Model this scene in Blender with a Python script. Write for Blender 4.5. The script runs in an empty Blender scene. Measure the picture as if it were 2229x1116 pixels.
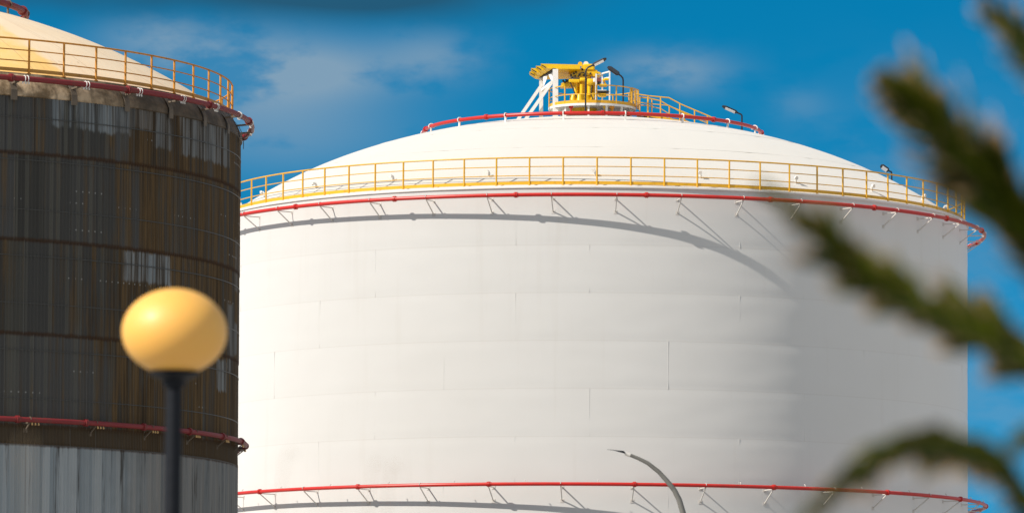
import bpy, math, random
from mathutils import Vector, Matrix, noise
random.seed(7)
R_ = math.radians
sc = bpy.context.scene
COL = sc.collection

# ------------------------------------------------------------------ camera
CAM_Z = 1.6
F_PX, PITCH, ROLL, PW, PH = 12178.07, 0.0958505, 0.0059118, 2229.0, 1116.0
right0, up0, fwd = Vector((1, 0, 0)), Vector((0, -math.sin(PITCH), math.cos(PITCH))), Vector((0, math.cos(PITCH), math.sin(PITCH)))
cx_ = right0 * math.cos(ROLL) + up0 * math.sin(ROLL)
cy_ = up0 * math.cos(ROLL) - right0 * math.sin(ROLL)
cam_d = bpy.data.cameras.new('camera')
cam = bpy.data.objects.new('camera', cam_d); COL.objects.link(cam)
m = Matrix((cx_, cy_, -fwd)).transposed().to_4x4(); m.translation = Vector((0, 0, CAM_Z))
cam.matrix_world = m
cam_d.sensor_width = 36.0; cam_d.sensor_fit = 'HORIZONTAL'
cam_d.lens = F_PX / PW * 36.0
cam_d.clip_start = 0.5; cam_d.clip_end = 20000
cam_d.dof.use_dof = True; cam_d.dof.focus_distance = 201.0; cam_d.dof.aperture_fstop = 5.6
sc.camera = cam

def at(px, py, Y):
    """world point whose place in the photograph is (px, py) at the distance Y"""
    a, b = (px - PW / 2) / F_PX, (PH / 2 - py) / F_PX
    d = fwd + cx_ * a + cy_ * b
    return d * (Y / d.y) + Vector((0, 0, CAM_Z))

# ------------------------------------------------------------------ light, sky, exposure
SUN_AZ, SUN_EL = R_(-59.8), R_(37.8)          # azimuth from the direction towards the camera, negative = left
sdir = Vector((math.sin(SUN_AZ) * math.cos(SUN_EL), -math.cos(SUN_AZ) * math.cos(SUN_EL), math.sin(SUN_EL)))
sun_d = bpy.data.lights.new('sun', 'SUN'); sun_d.energy = 5.0; sun_d.angle = R_(0.5); sun_d.color = (1.0, 0.935, 0.845)
sun = bpy.data.objects.new('sun', sun_d); COL.objects.link(sun)
sun.rotation_euler = (-sdir).to_track_quat('-Z', 'Y').to_euler(); sun.location = (-60, -40, 80)
sc.view_settings.view_transform = 'Standard'; sc.view_settings.look = 'None'
sc.view_settings.exposure = 0.08; sc.view_settings.gamma = 1.0
sc.cycles.use_denoising = True
sc.cycles.max_bounces = 6

class NT:
    """short-hand for building node trees"""
    def __init__(s, nt): s.nt = nt; s.nt.nodes.clear()
    def new(s, t, **kw):
        n = s.nt.nodes.new(t)
        for k, v in kw.items(): setattr(n, k, v)
        return n
    def set(s, sock, v):
        if isinstance(v, bpy.types.NodeSocket): s.nt.links.new(v, sock)
        elif v is not None: sock.default_value = v
    def math(s, op, a, b=None, c=None, clamp=False):
        n = s.new('ShaderNodeMath', operation=op, use_clamp=clamp)
        for i, v in enumerate((a, b, c)): s.set(n.inputs[i], v)
        return n.outputs[0]
    def vec(s, x, y, z=0.0):
        n = s.new('ShaderNodeCombineXYZ')
        for i, v in enumerate((x, y, z)): s.set(n.inputs[i], v)
        return n.outputs[0]
    def sep(s, v):
        n = s.new('ShaderNodeSeparateXYZ'); s.set(n.inputs[0], v); return n.outputs
    def noise(s, v, scale=1.0, detail=3.0, rough=0.55):
        n = s.new('ShaderNodeTexNoise'); s.set(n.inputs['Vector'], v)
        n.inputs['Scale'].default_value = scale; n.inputs['Detail'].default_value = detail; n.inputs['Roughness'].default_value = rough
        return n.outputs['Fac']
    def white(s, v):
        n = s.new('ShaderNodeTexWhiteNoise', noise_dimensions='3D'); s.set(n.inputs['Vector'], v); return n.outputs['Value']
    def ramp(s, f, lo, hi):                      # smooth step lo..hi -> 0..1
        n = s.new('ShaderNodeMapRange', interpolation_type='SMOOTHSTEP'); s.set(n.inputs['Value'], f)
        n.inputs['From Min'].default_value = lo; n.inputs['From Max'].default_value = hi
        return n.outputs['Result']
    def mix(s, f, a, b):
        n = s.new('ShaderNodeMix', data_type='RGBA'); s.set(n.inputs[0], f)
        for k, v in ((6, a), (7, b)): s.set(n.inputs[k], (*v, 1.0) if isinstance(v, tuple) and len(v) == 3 else v)
        return n.outputs[2]
    def box(s, x, lo, hi, soft):
        return s.math('MULTIPLY', s.ramp(x, lo - soft, lo + soft), s.math('SUBTRACT', 1.0, s.ramp(x, hi - soft, hi + soft)))

world = bpy.data.worlds.new('World'); sc.world = world; world.use_nodes = True
w = NT(world.node_tree)
SKY_STRENGTH = 0.1
geo = w.new('ShaderNodeTexCoord').outputs['Generated']
dx, dy, dz = w.sep(geo)
lift = w.math('MULTIPLY_ADD', dz, 1.8, 0.15)
nrm = w.new('ShaderNodeVectorMath', operation='NORMALIZE'); w.set(nrm.inputs[0], w.vec(dx, dy, lift))
sky = w.new('ShaderNodeTexSky', sky_type='NISHITA'); sky.sun_disc = False
sky.sun_elevation = SUN_EL; sky.sun_rotation = math.atan2(sdir.x, sdir.y)
sky.air_density = 1.0; sky.dust_density = 0.2; sky.ozone_density = 3.0; sky.altitude = 50
w.set(sky.inputs['Vector'], nrm.outputs[0])
tint = w.new('ShaderNodeMix', data_type='RGBA', blend_type='MULTIPLY'); tint.inputs[0].default_value = 1.0
w.set(tint.inputs[6], sky.outputs[0]); tint.inputs[7].default_value = (0.015, 0.92, 1.12, 1.0)
base = tint.outputs[2]
# distances across the part of the sky behind the tanks, in degrees of heading and height
ysafe = w.math('MAXIMUM', dy, 0.05)
ax = w.math('DIVIDE', dx, ysafe); az = w.math('DIVIDE', dz, ysafe)
ahead = w.ramp(dy, 0.75, 0.95)
wisp = w.noise(w.vec(ax, w.math('MULTIPLY', az, 2.0)), 50.0, 5.0, 0.56)
wisp2 = w.noise(w.vec(ax, w.math('MULTIPLY', az, 1.6), 3.7), 20.0, 3.0, 0.5)
def blob(px, py, rx, ry):
    X = (px - PW / 2) / F_PX; Z = math.tan(PITCH + (PH / 2 - py) / F_PX)
    u = w.math('DIVIDE', w.math('SUBTRACT', ax, X), rx / F_PX); v = w.math('DIVIDE', w.math('SUBTRACT', az, Z), ry / F_PX)
    r2 = w.math('ADD', w.math('MULTIPLY', u, u), w.math('MULTIPLY', v, v))
    return w.math('EXPONENT', w.math('MULTIPLY', r2, -1.0))
def total(bl):
    t = None
    for q, k in bl:
        e = w.math('MULTIPLY', blob(*q), k); t = e if t is None else w.math('ADD', t, e)
    return t
pale = total([((500, 160, 240, 90), 1.0), ((330, 80, 110, 40), .5), ((720, 160, 150, 60), .6), ((940, 125, 110, 55), .62), ((1450, 155, 125, 45), .85),
              ((620, 290, 260, 90), .5), ((1745, 225, 60, 35), .25), ((2000, 400, 300, 200), .22), ((2180, 860, 220, 330), .34)])
pale = w.math('MULTIPLY', pale, w.math('MULTIPLY_ADD', .78, w.ramp(w.math('ADD', wisp, w.math('MULTIPLY', w.math('SUBTRACT', wisp2, .5), .8)), 0.33, 0.57), .18))
pale = w.math('MULTIPLY', w.math('MINIMUM', pale, 0.95), ahead)
c1 = w.mix(pale, base, (2.12, 3.36, 4.55))
dark = total([((250, -20, 500, 58), .95), ((850, -15, 280, 62), 1.0), ((1180, -25, 120, 40), .5)])
dark = w.math('MULTIPLY', w.math('MINIMUM', w.math('MULTIPLY', dark, w.ramp(wisp2, 0.05, 0.55)), 0.82), ahead)
c2_ = w.mix(dark, c1, (0.20, 0.77, 1.31))
# unseen bright clouds outside the view, added for neutral fill light
cl = w.noise(w.vec(w.math('DIVIDE', dx, w.math('ADD', w.math('ABSOLUTE', dz), 0.25)), w.math('DIVIDE', dy, w.math('ADD', w.math('ABSOLUTE', dz), 0.25)), 1.3), 1.6, 5.0, 0.6)
clm = w.math('MULTIPLY', w.ramp(cl, 0.36, 0.56), w.math('SUBTRACT', 1.0, ahead))
FILL_CLOUD = (5.45, 5.45, 5.4)
c3 = w.mix(clm, c2_, FILL_CLOUD)
bg = w.new('ShaderNodeBackground'); w.set(bg.inputs['Color'], c3); bg.inputs['Strength'].default_value = SKY_STRENGTH
wo = w.new('ShaderNodeOutputWorld'); w.set(wo.inputs[0], bg.outputs[0])

# ------------------------------------------------------------------ materials
def mat(name, col, rough=0.5, metal=0.0, var=0.0, vscale=3.0, bump=0.0, bscale=20.0, dirt=None, dirt_amt=0.0, dirt_scale=2.0, spec=None):
    M = bpy.data.materials.new(name); M.use_nodes = True
    n = NT(M.node_tree); P = n.new('ShaderNodeBsdfPrincipled'); O = n.new('ShaderNodeOutputMaterial'); n.set(O.inputs[0], P.outputs[0])
    P.inputs['Roughness'].default_value = rough; P.inputs['Metallic'].default_value = metal
    if spec is not None: P.inputs['Specular IOR Level'].default_value = spec
    co = n.new('ShaderNodeTexCoord').outputs['Object']
    c = (*col, 1.0)
    if var:
        f = n.noise(co, vscale, 4.0)
        c = n.mix(f, tuple(v * (1 - var) for v in col), tuple(min(1, v * (1 + var)) for v in col))
    if dirt:
        f = n.math('MULTIPLY', n.ramp(n.noise(co, dirt_scale, 6.0, .65), 0.5, 0.72), dirt_amt)
        c = n.mix(f, c, dirt)
    n.set(P.inputs['Base Color'], c)
    if bump:
        b = n.new('ShaderNodeBump'); b.inputs['Strength'].default_value = bump; b.inputs['Distance'].default_value = 0.02
        n.set(b.inputs['Height'], n.noise(co, bscale, 4.0)); n.set(P.inputs['Normal'], b.outputs[0])
    return M

M_yel = mat('yellow_paint', (0.72, 0.39, 0.018), 0.4, var=.12, dirt=(0.16, .08, .03), dirt_amt=.35, dirt_scale=5)
M_crane = mat('crane_yellow_paint', (0.82, 0.50, 0.006), 0.38, var=.06, dirt=(0.35, .16, .02), dirt_amt=.35, dirt_scale=3)
M_rail = mat('rusty_orange_paint', (0.56, 0.235, 0.018), 0.6, var=.3, vscale=6, dirt=(0.10, .04, .02), dirt_amt=.6, dirt_scale=5)
M_red = mat('red_pipe_paint', (0.54, 0.018, 0.012), 0.35, var=.08, dirt=(0.25, .03, .02), dirt_amt=.4, dirt_scale=2)
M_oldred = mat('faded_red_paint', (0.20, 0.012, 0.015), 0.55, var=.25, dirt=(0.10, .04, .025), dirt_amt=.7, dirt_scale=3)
M_white = mat('white_steel_paint', (0.80, 0.78, 0.74), 0.45, var=.03, dirt=(0.5, .42, .33), dirt_amt=.25, dirt_scale=4)
M_brk = mat('grey_bracket_steel', (0.60, 0.57, 0.53), 0.5, var=.1)
M_black = mat('black_metal', (0.012, 0.013, 0.018), 0.4)
M_rubber = mat('black_rubber', (0.02, 0.02, 0.02), 0.7)
M_lens = mat('pale_lamp_glass', (0.85, 0.86, 0.88), 0.2)
M_navy = mat('dark_post_paint', (0.0035, 0.005, 0.009), 0.6, spec=.25, var=.3, bump=.15, bscale=30)
M_oldbrk = mat('brown_bracket_steel', (0.13, 0.10, 0.07), 0.7, var=.35, vscale=5)
M_pole = mat('weathered_grey_pole', (0.15, 0.145, 0.13), 0.6, var=.35, vscale=2.2, dirt=(0.06, .055, .05), dirt_amt=.8, dirt_scale=3)
M_bark = mat('fibrous_palm_bark', (0.09, 0.06, 0.035), 0.9, var=.4, vscale=14, bump=.8, bscale=40)
M_straw = mat('dry_straw', (0.30, 0.22, 0.13), 0.8, var=.2)
M_pink = mat('dull_red_cover', (0.45, .14, .12), 0.6)
M_conc = mat('concrete', (0.36, 0.34, 0.31), 0.9, var=.15, vscale=4)

def shell_paint(name='white_tank_paint', k=(1.0, 1.0, 1.0)):
    M = bpy.data.materials.new(name); M.use_nodes = True
    n = NT(M.node_tree); P = n.new('ShaderNodeBsdfPrincipled'); O = n.new('ShaderNodeOutputMaterial'); n.set(O.inputs[0], P.outputs[0])
    P.inputs['Roughness'].default_value = 0.5; P.inputs['Specular IOR Level'].default_value = 0.3; P.inputs['Diffuse Roughness'].default_value = 1.0
    co = n.new('ShaderNodeTexCoord').outputs['Object']; x, y, z = n.sep(co)
    f = n.noise(co, 0.35, 5.0, .6)
    c = n.mix(f, tuple(a * b for a, b in zip((0.745, 0.732, 0.708), k)), tuple(a * b for a, b in zip((0.785, 0.776, 0.758), k)))
    st = n.ramp(n.noise(n.vec(n.math('MULTIPLY', x, 2.2), n.math('MULTIPLY', y, 2.2), n.math('MULTIPLY', z, .12)), 1.0, 5.0, .6), .55, .8)
    c = n.mix(n.math('MULTIPLY', st, .10), c, (0.52, .46, .38))
    fz = n.math('FRACT', n.math('DIVIDE', n.math('SUBTRACT', z, 21.27 - 1.72 * 12), 1.72))
    seam = n.math('SUBTRACT', 1.0, n.ramp(n.math('MINIMUM', fz, n.math('SUBTRACT', 1.0, fz)), 0.006, 0.014))
    c = n.mix(n.math('MULTIPLY', seam, .15), c, (0.55, .5, .45))
    n.set(P.inputs['Base Color'], c)
    return M
M_shell = shell_paint()
M_roof = shell_paint('dimmed_white_roof_paint', (0.885, 0.865, 0.83))  # shell white toned down in colour, to hold back the sunlit dome's glare

def dome_cream():
    M = bpy.data.materials.new('stained_cream_roof_paint'); M.use_nodes = True
    n = NT(M.node_tree); P = n.new('ShaderNodeBsdfPrincipled'); O = n.new('ShaderNodeOutputMaterial'); n.set(O.inputs[0], P.outputs[0])
    P.inputs['Roughness'].default_value = 0.6
    co = n.new('ShaderNodeTexCoord').outputs['Object']; x, y, z = n.sep(co)
    f = n.noise(co, 0.6, 6.0, .65)
    c = n.mix(f, (0.87, 0.64, 0.40), (0.92, 0.78, 0.58))
    ang = n.math('ARCTAN2', x, n.math('MULTIPLY', y, -1.0))        # 0 towards the gate side, + to the right
    wob = n.math('MULTIPLY_ADD', n.noise(co, .9, 5.0, .65), .10, n.math('MULTIPLY', ang, 1.0))
    panel = n.math('SUBTRACT', 1.0, n.ramp(wob, R_(42.6), R_(45.2)))
    c = n.mix(n.math('MULTIPLY', panel, n.ramp(f, .1, .6)), c, (0.92, 0.60, 0.20))
    st = n.ramp(n.noise(n.vec(n.math('MULTIPLY', ang, 40.0), n.math('MULTIPLY', z, .5)), 1.0, 5.0, .6), .55, .8)
    c = n.mix(n.math('MULTIPLY', st, .45), c, (0.50, .27, .12))
    sp = n.ramp(n.noise(co, 2.2, 5.0, .7), .62, .76)
    c = n.mix(n.math('MULTIPLY', sp, .6), c, (0.33, .2, .1))
    gore = n.math('FRACT', n.math('DIVIDE', ang, R_(12.0)))
    line = n.math('SUBTRACT', 1.0, n.ramp(n.math('MINIMUM', gore, n.math('SUBTRACT', 1.0, gore)), .005, .014))
    c = n.mix(n.math('MULTIPLY', line, .35), c, (0.4, .25, .14))
    n.set(P.inputs['Base Color'], c)
    return M
M_cream = dome_cream()

def fascia_tan():
    M = bpy.data.materials.new('stained_shaded_tan_flashing'); M.use_nodes = True
    n = NT(M.node_tree); P = n.new('ShaderNodeBsdfPrincipled'); O = n.new('ShaderNodeOutputMaterial'); n.set(O.inputs[0], P.outputs[0])
    P.inputs['Roughness'].default_value = 0.7
    co = n.new('ShaderNodeTexCoord').outputs['Object']; x, y, z = n.sep(co)
    ang = n.math('ARCTAN2', x, n.math('MULTIPLY', y, -1.0))
    f = n.noise(n.vec(n.math('MULTIPLY', ang, 12.8), z), 1.3, 6.0, .65)
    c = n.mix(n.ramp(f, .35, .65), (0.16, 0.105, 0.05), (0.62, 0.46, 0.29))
    c = n.mix(n.ramp(ang, R_(40), R_(56)), c, n.mix(n.ramp(f, .4, .7), (0.05, 0.034, 0.018), (0.14, 0.10, 0.062)))  # right of the sunlit stretch, shade painted in as darker browns
    st = n.ramp(n.noise(n.vec(n.math('MULTIPLY', ang, 60.0), n.math('MULTIPLY', z, .6)), 1.0, 5.0, .6), .5, .75)
    c = n.mix(n.math('MULTIPLY', st, .6), c, (0.06, .038, .018))
    b = n.new('ShaderNodeBump'); b.inputs['Strength'].default_value = .8; b.inputs['Distance'].default_value = .06
    n.set(b.inputs['Height'], n.noise(co, 1.6, 4.0)); n.set(P.inputs['Normal'], b.outputs[0])
    n.set(P.inputs['Base Color'], c)
    return M
M_tan = fascia_tan()

RC = 12.837                                        # cladding radius of the rusty tank
LAPS = [0.0, 3.3, 6.1, 8.95, 11.77, 12.30, 15.02, 17.79, 20.35, 22.06]
def cladding_mat():
    M = bpy.data.materials.new('rusty_corrugated_cladding'); M.use_nodes = True
    n = NT(M.node_tree); P = n.new('ShaderNodeBsdfPrincipled'); O = n.new('ShaderNodeOutputMaterial'); n.set(O.inputs[0], P.outputs[0])
    P.inputs['Roughness'].default_value = 0.6; P.inputs['Specular IOR Level'].default_value = .15
    uv = n.new('ShaderNodeUVMap').outputs[0]; u, v, _ = n.sep(uv)
    row = 0.0
    for z in LAPS[1:-1]: row = n.math('ADD', row, n.math('GREATER_THAN', v, z))
    cell = n.math('FLOOR', n.math('ADD', n.math('DIVIDE', u, 0.96), n.math('MULTIPLY', row, .37)))
    rnd = n.white(n.vec(cell, row, 2.0)); rnd2 = n.white(n.vec(cell, row, 9.0))
    rib = n.white(n.vec(n.math('FLOOR', n.math('DIVIDE', u, 0.12)), row, 5.0))
    streak = n.noise(n.vec(n.math('MULTIPLY', u, 5.0), n.math('MULTIPLY', v, .22), n.math('MULTIPLY', row, 3.1)), 1.0, 5.0, .65)
    fine = n.noise(n.vec(n.math('MULTIPLY', u, 13.0), n.math('MULTIPLY', v, .16), n.math('MULTIPLY', row, 1.7)), 1.0, 3.0, .6)
    blotch = n.noise(n.vec(n.math('MULTIPLY', u, .5), n.math('MULTIPLY', v, .35)), 1.0, 4.0, .6)
    grey = n.mix(rnd, (0.046, 0.044, 0.039), (0.076, 0.075, 0.072))
    grey = n.mix(n.math('MULTIPLY', n.ramp(rib, .55, 1.0), .55), grey, (0.115, 0.11, 0.09))
    side = n.ramp(n.math('ADD', u, n.math('MULTIPLY', blotch, 5.0)), 11.2, 15.2)
    bm = n.math('ADD', n.math('MULTIPLY', side, .55), n.math('MULTIPLY', n.math('SUBTRACT', streak, .45), 1.9))
    bm = n.math('ADD', bm, n.math('MULTIPLY', n.math('SUBTRACT', rnd2, .5), .35))
    brown = n.mix(n.ramp(n.math('ADD', n.math('MULTIPLY', streak, .5), n.math('MULTIPLY', fine, .5)), .34, .64), (0.024, 0.014, 0.005), (0.125, 0.078, 0.034))
    c = n.mix(n.ramp(bm, .12, .75), grey, brown)
    # bare sheets that kept their zinc
    def patch(a0, a1, z0, z1, k):
        e = n.math('MULTIPLY', n.box(n.math('MULTIPLY_ADD', blotch, .5, u), R_(a0) * RC + .25, R_(a1) * RC + .25, .12), n.box(n.math('MULTIPLY_ADD', streak, .5, v), z0 + .25, z1 + .25, .06))
        return n.math('MULTIPLY', e, k)
    zinc = None
    for q in [(37.3, 50.8, 21.22, 22.3, .85), (50.8, 55.5, 21.45, 22.3, .5), (55.5, 59.5, 20.95, 22.3, .7), (62, 79.5, 20.9, 22.3, .75),
              (50.0, 59.6, 16.85, 17.75, .95), (79.5, 84, 14.6, 16.7, .6), (74.5, 79, 13.95, 14.9, .8), (82, 87, 15.2, 16.2, .6), (84, 88, 17.2, 18.8, .4)]:
        e = patch(*q); zinc = e if zinc is None else n.math('MAXIMUM', zinc, e)
    zinc = n.math('MAXIMUM', zinc, n.math('MULTIPLY', n.math('GREATER_THAN', 11.77, v), n.math('SUBTRACT', .95, n.math('MULTIPLY', side, .45))))
    zs = n.ramp(n.math('ADD', n.math('MULTIPLY', streak, .9), n.math('MULTIPLY', n.math('SUBTRACT', fine, .5), .9)), .26, .62)
    low = n.math('GREATER_THAN', 11.77, v)
    zs = n.math('MAXIMUM', zs, n.math('MULTIPLY', low, n.ramp(streak, .30, .46)))
    zinc = n.math('MULTIPLY', zinc, zs)
    zcol = n.mix(rib, (0.17, 0.195, 0.21), (0.26, 0.285, 0.295))
    zcol = n.mix(n.math('GREATER_THAN', 11.77, v), zcol, n.mix(rib, (0.24, 0.275, 0.295), (0.36, 0.385, 0.395)))
    c = n.mix(zinc, c, zcol)
    # rust bleeding from each lap joint
    lap = 0.0
    for z in LAPS[4:-1]:
        d = n.math('ABSOLUTE', n.math('SUBTRACT', v, n.math('MULTIPLY_ADD', streak, .12, z - .05)))
        lap = n.math('MAXIMUM', lap, n.math('SUBTRACT', 1.0, n.ramp(d, .02, .10)))
    c = n.mix(n.math('MULTIPLY', lap, .75), c, (0.045, 0.020, 0.007))
    band = n.box(v, 11.77, 12.32, .01)
    c = n.mix(n.math('MULTIPLY', band, .8), c, n.mix(blotch, (0.035, .022, .010), (0.085, .058, .03)))
    # pale fixing screws in rows, and dark sheet edges
    fu = n.math('FRACT', n.math('DIVIDE', u, .24)); dots = None
    for z in (21.15, 19.35, 18.2, 16.75, 14.0, 13.3, 19.0, 15.4):
        e = n.math('MULTIPLY', n.math('LESS_THAN', n.math('ABSOLUTE', n.math('SUBTRACT', v, z)), .022), n.math('LESS_THAN', n.math('ABSOLUTE', n.math('SUBTRACT', fu, .5)), .10))
        e = n.math('MULTIPLY', e, n.math('GREATER_THAN', n.noise(n.vec(n.math('MULTIPLY', u, .35), z * 7.3), 1.0, 1.0), .60)); e = n.math('MULTIPLY', e, n.math('GREATER_THAN', rib, .35))
        dots = e if dots is None else n.math('MAXIMUM', dots, e)
    c = n.mix(n.math('MULTIPLY', dots, .45), c, (0.42, .42, .40))
    fe = n.math('FRACT', n.math('ADD', n.math('DIVIDE', u, 0.96), n.math('MULTIPLY', row, .37)))
    edge = n.math('LESS_THAN', fe, .035); edge2 = n.math('GREATER_THAN', fe, .97)
    c = n.mix(n.math('MULTIPLY', edge, .4), c, (0.015, .013, .011))
    c = n.mix(n.math('MULTIPLY', n.math('MULTIPLY', edge2, rnd2), .3), c, (0.16, .165, .16))
    n.set(P.inputs['Base Color'], c)
    return M
M_clad = cladding_mat()

def globe_mat():
    M = mat('yellow_opal_glass', (0.88, 0.465, 0.085), 0.55, spec=.8)
    P = next(x for x in M.node_tree.nodes if x.type == 'BSDF_PRINCIPLED')
    P.inputs['Subsurface Weight'].default_value = 0.25; P.inputs['Subsurface Radius'].default_value = (0.06, 0.04, 0.006); P.inputs['Subsurface Scale'].default_value = 1.0
    P.inputs['Coat Weight'].default_value = 0.06; P.inputs['Coat Roughness'].default_value = 0.22
    return M
M_globe = globe_mat()

def leaf_mat():
    M = bpy.data.materials.new('palm_leaf'); M.use_nodes = True
    n = NT(M.node_tree); P = n.new('ShaderNodeBsdfPrincipled'); O = n.new('ShaderNodeOutputMaterial')
    T = n.new('ShaderNodeBsdfTranslucent'); S = n.new('ShaderNodeMixShader'); S.inputs[0].default_value = .12
    P.inputs['Roughness'].default_value = .55; P.inputs['Specular IOR Level'].default_value = .15
    u, v, _ = n.sep(n.new('ShaderNodeUVMap').outputs[0])     # v along the leaflet, u its random tone, darkened where shade is painted in
    g = n.mix(u, (0.012, 0.024, 0.002), (0.21, 0.255, 0.014))
    c = n.mix(n.ramp(v, .79, .95), g, (0.78, 0.52, 0.28))
    n.set(P.inputs['Base Color'], c); n.set(T.inputs[0], c)
    n.set(S.inputs[1], P.outputs[0]); n.set(S.inputs[2], T.outputs[0]); n.set(O.inputs[0], S.outputs[0])
    return M
M_leaf = leaf_mat()

def ground_mat():
    M = bpy.data.materials.new('dusty_ground'); M.use_nodes = True
    n = NT(M.node_tree); P = n.new('ShaderNodeBsdfPrincipled'); O = n.new('ShaderNodeOutputMaterial'); n.set(O.inputs[0], P.outputs[0])
    P.inputs['Roughness'].default_value = .95
    co = n.new('ShaderNodeTexCoord').outputs['Object']
    c = n.mix(n.noise(co, .06, 6.0, .6), (0.32, 0.30, 0.28), (0.41, 0.395, 0.37))
    c = n.mix(n.math('MULTIPLY', n.ramp(n.noise(co, 3.0, 5.0, .7), .5, .7), .3), c, (0.2, .18, .15))
    n.set(P.inputs['Base Color'], c)
    return M

# ------------------------------------------------------------------ mesh helpers
class MB:
    def __init__(s): s.v = []; s.f = []; s.uv = {}
    def add(s, vs, fs):
        o = len(s.v); s.v += [tuple(p) for p in vs]; s.f += [tuple(i + o for i in f) for f in fs]; return o
    def tube(s, pts, r, n=8, closed=False):
        pts = [Vector(p) for p in pts]; k = len(pts); rs = r if isinstance(r, (list, tuple)) else [r] * k
        vs = []; prev = None
        for i, p in enumerate(pts):
            a = pts[(i - 1) % k] if closed or i > 0 else p; b = pts[(i + 1) % k] if closed or i < k - 1 else p
            t = (b - a).normalized()
            if prev is None:
                ref = Vector((0, 0, 1)) if abs(t.z) < .9 else Vector((1, 0, 0)); x = t.cross(ref).normalized()
            else: x = (prev - t * prev.dot(t)).normalized()
            prev = x; y = t.cross(x)
            for j in range(n):
                q = 2 * math.pi * j / n; vs.append(p + (x * math.cos(q) + y * math.sin(q)) * rs[i])
        fs = []
        for i in range(k if closed else k - 1):
            for j in range(n):
                a, b = i * n + j, i * n + (j + 1) % n; c, d = ((i + 1) % k) * n + j, ((i + 1) % k) * n + (j + 1) % n
                fs.append((a, c, d, b))
        if not closed: fs += [tuple(range(n)), tuple(range((k - 1) * n + n - 1, (k - 1) * n - 1, -1))]
        s.add(vs, fs); return s
    def ring(s, R, z, r, seg=220, n=10):
        return s.tube([(R * math.sin(2 * math.pi * i / seg), -R * math.cos(2 * math.pi * i / seg), z) for i in range(seg)], r, n, True)
    def bar(s, p, q, wd, h, up=(0, 0, 1)):
        p, q, up = Vector(p), Vector(q), Vector(up); t = (q - p).normalized()
        if abs(t.dot(up.normalized())) > .98: up = Vector((0, 1, 0))
        x = t.cross(up).normalized(); y = x.cross(t).normalized()
        vs = [e + x * a * wd / 2 + y * b * h / 2 for e in (p, q) for a, b in ((-1, -1), (1, -1), (1, 1), (-1, 1))]
        s.add(vs, [(3, 2, 1, 0), (4, 5, 6, 7), (0, 1, 5, 4), (1, 2, 6, 5), (2, 3, 7, 6), (3, 0, 4, 7)]); return s
    def box(s, c, sx, sy, sz, ch=0.0):
        c = Vector(c)
        if ch <= 0: return s.bar(c - Vector((0, 0, sz / 2)), c + Vector((0, 0, sz / 2)), sx, sy, (0, 1, 0))
        pr = [(-sx/2+ch, -sy/2), (sx/2-ch, -sy/2), (sx/2, -sy/2+ch), (sx/2, sy/2-ch), (sx/2-ch, sy/2), (-sx/2+ch, sy/2), (-sx/2, sy/2-ch), (-sx/2, -sy/2+ch)]
        lv = [(-sz/2, 1 - 2*ch/max(sx, sy)), (-sz/2+ch, 1), (sz/2-ch, 1), (sz/2, 1 - 2*ch/max(sx, sy))]
        vs = [c + Vector((a * k, b * k, z)) for z, k in lv for a, b in pr]; fs = [tuple(range(7, -1, -1)), tuple(range(24, 32))]
        for i in range(3):
            for j in range(8): fs.append((i*8+j, i*8+(j+1) % 8, i*8+8+(j+1) % 8, i*8+8+j))
        s.add(vs, fs); return s
    def lathe(s, prof, seg=96, c=(0, 0, 0), closed=False):
        c = Vector(c); n = len(prof); vs = []
        for i in range(seg):
            a = 2 * math.pi * i / seg
            for r, z in prof: vs.append(c + Vector((r * math.sin(a), -r * math.cos(a), z)))
        fs = []
        for i in range(seg):
            for j in range(n if closed else n - 1):
                j2 = (j + 1) % n; i2 = (i + 1) % seg
                fs.append((i * n + j, i2 * n + j, i2 * n + j2, i * n + j2))
        s.add(vs, fs); return s
    def prism(s, poly, off):                                # poly: list of points in a plane, pushed along off
        off = Vector(off); n = len(poly); P = [Vector(p) for p in poly]
        s.add(P + [p + off for p in P], [tuple(range(n - 1, -1, -1)), tuple(range(n, 2 * n))] + [(i, (i + 1) % n, n + (i + 1) % n, n + i) for i in range(n)])
        return s
    def build(s, name, material, parent=None, origin=None, smooth=True, angle=38):
        """link as one mesh; points are in the parent's frame (or the world) and origin is where the object's own origin goes"""
        o0 = Vector(origin) if origin is not None else Vector((0, 0, 0))
        me = bpy.data.meshes.new(name); me.from_pydata([Vector(p) - o0 for p in s.v], [], s.f)
        me.materials.append(material)
        import bmesh
        bm = bmesh.new(); bm.from_mesh(me); bmesh.ops.recalc_face_normals(bm, faces=bm.faces); bm.to_mesh(me); bm.free()
        if smooth:
            me.shade_smooth()
            try: me.set_sharp_from_angle(angle=R_(angle))
            except Exception: pass
        o = bpy.data.objects.new(name, me); COL.objects.link(o); o.location = o0
        if parent: o.parent = parent
        return o

def tag(o, label=None, cat=None, group=None, kind=None):
    for k, v in (('label', label), ('category', cat), ('group', group), ('kind', kind)):
        if v: o[k] = v
    return o
def thing(name, label, cat, loc, group=None, rz=0.0):
    o = bpy.data.objects.new(name, None); COL.objects.link(o); o.location = loc; o.rotation_euler.z = rz; o.empty_display_size = .3
    return tag(o, label, cat, group)
def dup(o, parent, loc, rz=0.0):
    c = o.copy(); COL.objects.link(c); c.parent = parent; c.location = loc; c.rotation_euler = (0, 0, rz); return c
def pol(R, ang, z): return Vector((R * math.sin(ang), -R * math.cos(ang), z))
def around(proto, parent, R, angs, z):
    """first copy is the prototype itself (built at angle 0 with its origin at (0,-R,z))"""
    for i, a in enumerate(angs):
        if i == 0: proto.location = pol(R, R_(a), z); proto.rotation_euler.z = R_(a)
        else: dup(proto, parent, pol(R, R_(a), z), R_(a))

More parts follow.
